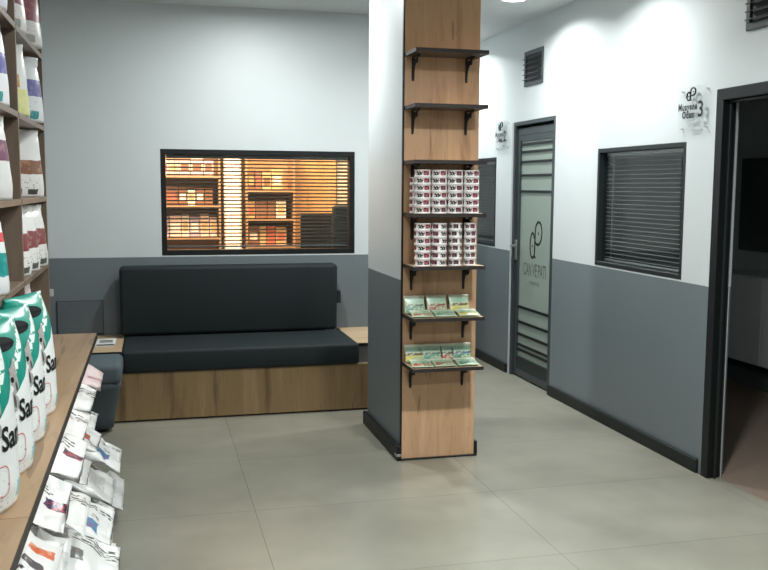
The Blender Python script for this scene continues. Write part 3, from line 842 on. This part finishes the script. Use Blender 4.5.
struct('ceiling_dark_room', box(B(), (XR+TH,1.4,CE), (X2+.1,9.3,CE+.1)), M['dim'])
M['cab'] = plain('pale_cabinet_front', (.62,.64,.63), .5)
kc = thing('low_cabinet', 'grey low cabinet in the unlit room through the open doorway', 'cabinet', (4.50,5.75,.0))
obj('body', box(B(), (-.2,-.75,.205), (.235,.66,.86), .004, 1), M['dim'], kc)
dr = obj('door', box(B(), (-.22,-.74,.215), (-.2005,-.045,.85), .003, 1), M['cab'], kc)
dr2 = obj('door', box(B(), (-.22,-.040,.215), (-.2005,.655,.85), .003, 1), M['cab'], kc)
obj('plinth', box(B(), (-.1,-.72,0), (.23,.63,.2045)), M['dimdark'], kc)
dk = thing('wall_board', 'dark board on the far wall of the unlit room', 'board', (X2-.0005,5.7,1.0))
obj('board_panel', box(B(), (-.02,-.9,.0), (0,.95,.75), .003, 1), M['dimdark'], dk)

# ------------------------------------------------------------------ room signs
def sign(num, label, yc, z0, z1, wd):
    h = z1-z0; t = thing('room_sign', label, 'sign', (XR-.0005, yc, z0), -PI/2, 'clear room signs beside the doors')
    # local: x along the wall (screen right), -y out of the wall
    obj('acrylic_plate', box(B(), (-wd/2,-.022,0), (wd/2,-.017,h), .0015, 1), M['acrylic'], t)
    for sx in (-1, 1):
        for zz in (.02, h-.02): obj('stand_off', lathe(B(), [(0,0),(.004,0),(.004,.0165),(0,.0165)], 10), M['steel'], t).matrix_local = Matrix.Translation((sx*(wd/2-.016), 0, zz)) @ Matrix.Rotation(PI/2, 4, 'X')
    fn = lambda x, y: Vector((x, -.0226, y))
    obj('lettering', text_bm('Muayene', .052, lambda x, y: fn(x*.86-.042, y+h*.555), bold=.0019), M['ink'], t)
    obj('lettering', text_bm('Odas\u0131', .052, lambda x, y: fn(x*.86-.034, y+h*.375), bold=.0019), M['ink'], t)
    obj('number', text_bm(num, .115, lambda x, y: fn(x+.078, y+h*.465), bold=.002), M['ink'], t)
    bm = B(); emblem(bm, lambda x, y: Vector((-.055+.085*x, -.0226, h*.70+.062*y)), .0048)
    obj('emblem', bm, M['ink'], t)
    bm = B(); box(bm, (-.05,-.0226,h*.19), (.05,-.0222,h*.23)); box(bm, (-.04,-.0226,h*.12), (.03,-.0222,h*.155))
    obj('pale_print', bm, M['paleink'], t)
sign('3', 'clear acrylic sign reading room 3 beside the open doorway', 4.335, 1.80, 2.035, .255)
sign('2', 'clear acrylic sign reading room 2 beside the glazed door', 7.055, 1.80, 2.035, .255)

# ------------------------------------------------------------------ wall vents
def vent(label, yc, z0, z1, wd):
    h = z1-z0; t = thing('wall_vent', label, 'vent', (XR-.0005, yc, z0), -PI/2, 'dark louvred wall vents')
    bm = B(); w = .035
    box(bm, (-wd/2,-.012,0), (wd/2,0,w), .002, 1); box(bm, (-wd/2,-.012,h-w), (wd/2,0,h), .002, 1)
    box(bm, (-wd/2,-.012,w), (-wd/2+w*.8,0,h-w), .002, 1); box(bm, (wd/2-w*.8,-.012,w), (wd/2,0,h-w), .002, 1)
    obj('frame', bm, M['grey_alu'], t)
    obj('backing', box(B(), (-wd/2+w*.8,-.003,w), (wd/2-w*.8,0,h-w)), M['ink'], t)
    n = 5
    for k in range(n):
        z = w+(h-2*w)*(k+.5)/n
        bm = box(B(), (-wd/2+w*.5,-.034,-.003), (wd/2-w*.5,-.0125,.003), .001, 1)
        bmesh.ops.rotate(bm, cent=(0,-.0125,0), matrix=Matrix.Rotation(R(22), 3, 'X'), verts=bm.verts)
        for v in bm.verts: v.co.z += z
        obj('louvre', bm, M['alu'], t)
vent('dark louvred wall vent high above the glazed door', 6.465, 2.265, 2.525, .335)
vent('dark louvred wall vent above the open doorway', 3.76, 2.252, 2.512, .335)

# ------------------------------------------------------------------ the warm shop room behind window 1
M['warmwall'] = plain('warm_wall', (.62,.47,.33), .7, var=.03)
M['warmdoor'] = wood('warm_door', (.55,.32,.14), (.66,.40,.19), (.70,.45,.23), 'Z')
M['warmshelf'] = plain('warm_shelf', (.40,.25,.155), .5)
M['pinkbox'] = plain('pink_carton', (.72,.55,.52), .5)
M['whitebox'] = plain('white_carton', (.76,.72,.68), .5)
M['lilacbox'] = plain('lilac_carton', (.42,.36,.50), .5)
M['ochrebox'] = plain('ochre_carton', (.55,.38,.20), .5)
M['brownbox'] = plain('brown_carton', (.22,.11,.07), .5)
M['redbox'] = plain('red_carton', (.50,.14,.10), .5)
YW = 8.4
struct('floor_shop', box(B(), (-1.2,YB+TH,-.1), (1.85,YW,0)), M['dimfloor'])
struct('ceiling_shop', box(B(), (-1.2,YB+TH,CE), (1.85,YW+.1,CE+.1)), M['warmwall'])
struct('wall_shop', box(B(), (-1.2,YW,0), (1.85,YW+.1,CE)), M['warmwall'])
struct('wall_shop_side', box(B(), (-1.3,YB+TH,0), (-1.2,YW+.1,CE)), M['warmwall'])
def shop_shelf(label, x0, x1, y0, y1, zs, top, group):
    t = thing('shop_shelving', label, 'shelving', ((x0+x1)/2, (y0+y1)/2, 0), 0, group)
    for x in (x0, x1-.018): obj('side_panel', rel(box(B(), (x,y0,0), (x+.018,y1,top)), t), M['warmshelf'], t)
    for z in zs: obj('shelf', rel(box(B(), (x0+.0185,y0,z-.02), (x1-.0185,y1,z)), t), M['warmshelf'], t)
    obj('back_panel', rel(box(B(), (x0+.0185,y1-.006,0), (x1-.0185,y1-.0005,top)), t), M['warmshelf'], t)
shop_shelf('brown shelving of pale cartons seen through the lit blinds, beside the white post', -.12, .585, 8.05, 8.38, [.70,1.06,1.33,1.585], 2.0, None)
shop_shelf('brown shelving of ochre goods seen through the lit blinds, beside the wood door', .80, 1.235, 8.05, 8.38, [.70,.98,1.22,1.47], 1.95, None)
rs = random.Random(5)
def cartons(x0, x1, zs, hs, kinds, words, group, y=8.10):
    for si, (z, hh) in enumerate(zip(zs, hs)):
        x = x0; n = 0
        while True:
            w = rs.uniform(.055,.105)
            if x+w > x1: break
            k = rs.choice(kinds[si]); h = hh*rs.uniform(.82,1)
            t = thing('carton', f'{k[1]} carton, number {ORDW[n]} along the {SHW[si]} of the {words}', 'carton', (x+w/2, y+.07, z+.0005), 0, group)
            obj('box_body', box(B(), (-w/2,-.07,0), (w/2,.07,h), .002, 1), M[k[0]], t)
            obj('printed_label', box(B(), (-w*.36,-.0708,h*.25), (w*.36,-.0702,h*.7)), M[rs.choice(['brownbox','whitebox','redbox','ochrebox'])], t)
            x += w+.006; n += 1
ORDW = ['one','two','three','four','five','six','seven','eight','nine','ten','eleven']
SHW = ['lower shelf','middle shelf','upper shelf']
pk, wh, li_, oc, br_, rd = ('pinkbox','pink'),('whitebox','white'),('lilacbox','lilac'),('ochrebox','ochre'),('brownbox','brown'),('redbox','red')
cartons(.06, .56, [1.06,1.33,1.585], [.20,.17,.16], [[pk,wh,li_],[br_,br_,wh],[pk,pk,wh]], 'shelving beside the white post', 'cartons on the pale shelving')
cartons(.825, 1.21, [.98,1.22,1.47], [.17,.17,.18], [[oc,rd,br_],[oc,br_,wh],[br_,oc,br_]], 'shelving beside the wood door', 'cartons on the ochre shelving')
po = thing('lit_post', 'tall white glowing display post seen through the lit blinds', 'display', (.69,8.15,0))
obj('post_body', box(B(), (-.075,-.06,0), (.075,.06,2.3), .004, 1), M['whitebox'], po)
obj('light_strip', box(B(), (-.06,-.064,.9), (.06,-.0605,2.2)), emit('post_glow', (1,.82,.66), .8), po)
wd = struct('door_3', box(B(), (1.26,YW-.05,0), (1.66,YW-.001,2.05), .003, 1), M['warmdoor'])
pn = thing('striped_blind_panel', 'grey striped board standing in for a window blind, with a yellow edge', 'board', (1.745,YW-.0005,1.32))  # flat board put in place of a window with blinds
obj('board_panel', box(B(), (-.075,-.012,0), (.06,0,.5), .002, 1), M['grey_panel'], pn)
obj('yellow_edge', box(B(), (.0605,-.014,0), (.085,0,.5)), M['ochrebox'], pn)
bm = B()
for k in range(14): box(bm, (-.07,-.0128,.02+.034*k), (.055,-.0122,.034+.034*k))
obj('stripe', bm, M['whitebox'], pn)
# desk, monitor and chair
dk = thing('desk', 'dark desk under the monitor in the lit shop room', 'desk', (1.45,7.62,0))
obj('desk_top', box(B(), (-.38,-.3,.72), (.38,.3,.75), .003, 1), M['warmshelf'], dk)
for sx in (-.36,.33):
    for sy in (-.28,.25): obj('leg', box(B(), (sx,sy,0), (sx+.03,sy+.03,.7195)), M['black'], dk)
mo = thing('monitor', 'black monitor seen from behind in the lit shop room', 'monitor', (1.33,7.55,.7505))
obj('screen_case', box(B(), (-.13,-.02,.17), (.17,.02,.53), .008, 2), M['black'], mo)
obj('neck', box(B(), (.0,-.015,.014), (.04,.015,.1695)), M['black'], mo)
obj('foot', box(B(), (-.08,-.07,0), (.12,.07,.0135), .004, 1), M['black'], mo)
oc_ = thing('office_chair', 'black high-backed chair in the lit shop room', 'chair', (1.56,7.12,0), R(180))
bm = box(B(), (-.21,.14,.56), (.21,.22,1.36), .03, 3)
obj('backrest', bm, M['cushion'], oc_, True)
obj('seat', box(B(), (-.23,-.22,.44), (.23,.22,.52), .03, 3), M['cushion'], oc_, True)
obj('back_bar', box(B(), (-.03,.10,.50), (.03,.139,.75), .004, 1), M['black'], oc_)
obj('gas_column', lathe(B(), [(0,.08),(.028,.08),(.028,.439),(0,.439)], 16), M['black'], oc_)
for k in range(5):
    a = 2*PI*k/5+.3
    l = obj('leg', tube(B(), [(0,0,.07),(.24*math.cos(a),.24*math.sin(a),.055)], .018, 8), M['black'], oc_)
    obj('caster', lathe(B(), [(0,0),(.02,.004),(.024,.02),(.02,.036),(0,.036)], 12, (.24*math.cos(a),.24*math.sin(a),0)), M['black'], l)

# ------------------------------------------------------------------ ceiling downlights
def lamp(name, loc, power, size, col, spread=150, rot=(0,0,0)):
    l = bpy.data.lights.new(name, 'AREA'); l.shape = 'DISK'; l.size = size; l.energy = power; l.color = col; l.spread = R(spread)
    o = bpy.data.objects.new(name, l); COL.objects.link(o); o.location = loc; o.rotation_euler = rot
    return o
COOL = (.95,1.0,.985)
def downlight(x, y, power, label, spread=150, col=COOL):
    t = thing('downlight', label, 'ceiling light', (x,y,CE-.0005), 0, 'round ceiling downlights')
    obj('trim_ring', lathe(B(), [(.075,0),(.095,0),(.095,-.006),(.078,-.012),(.075,-.010)], 40), M['white'], t, True)
    obj('lens', lathe(B(), [(0,-.0065),(.0745,-.0065),(.0745,-.0005),(0,-.0005)], 40), M['lens'], t)
    l = lamp('downlight_lamp', (x,y,CE-.016), power, .14, col, spread)
for (x, y, p, lab, *sp) in [
    (2.36,5.83,21,'round ceiling downlight between the pillar and the glazed door'),
    (2.30,4.75,19,'round ceiling downlight before the dark blind window'),
    (1.65,2.75,58,'round ceiling downlight nearest before the pillar'),
    (2.40,7.6,24,'round ceiling downlight at the corridor end'),
    (.76,5.66,35,'round ceiling downlight above the bench',178),
    (.50,2.9,18,'round ceiling downlight beside the shelving',175),
    (.9,.4,50,'round ceiling downlight behind the viewer',175)]:
    downlight(x, y, p, lab, *(sp or [150]))
WARM = (1.0,.62,.30)
lamp('shop_lamp', (.9,7.45,CE-.03), 110, .5, WARM, 170)
lamp('shop_lamp', (.1,7.5,CE-.03), 70, .4, (1.0,.74,.52), 170)

w = bpy.data.worlds.new('world'); SC.world = w; w.use_nodes = True
w.node_tree.nodes['Background'].inputs[0].default_value = (.6,.65,.7,1); w.node_tree.nodes['Background'].inputs[1].default_value = .05

# ------------------------------------------------------------------ camera
f_, yaw, pit, rol = 914.912, .248903, -.106690, .0060245
fw = Vector((math.sin(yaw)*math.cos(pit), math.cos(yaw)*math.cos(pit), math.sin(pit)))
r0 = Vector((math.cos(yaw), -math.sin(yaw), 0)); u0 = r0.cross(fw)
rv = math.cos(rol)*r0 + math.sin(rol)*u0; uv = -math.sin(rol)*r0 + math.cos(rol)*u0
cam = bpy.data.cameras.new('camera'); cam.sensor_width = 36; cam.lens = f_/768*36; cam.clip_start = .02
co = bpy.data.objects.new('camera', cam); COL.objects.link(co)
co.matrix_world = Matrix(((rv.x,uv.x,-fw.x,0),(rv.y,uv.y,-fw.y,0),(rv.z,uv.z,-fw.z,1.5),(0,0,0,1)))
SC.camera = co
SC.cycles.use_denoising = True
SC.cycles.max_bounces = 8; SC.cycles.diffuse_bounces = 5; SC.cycles.transparent_max_bounces = 16
SC.cycles.sample_clamp_indirect = 6
vs = SC.view_settings
vs.view_transform = 'Standard'; vs.look = 'None'; vs.exposure = 0; vs.gamma = 1; vs.use_curve_mapping = False
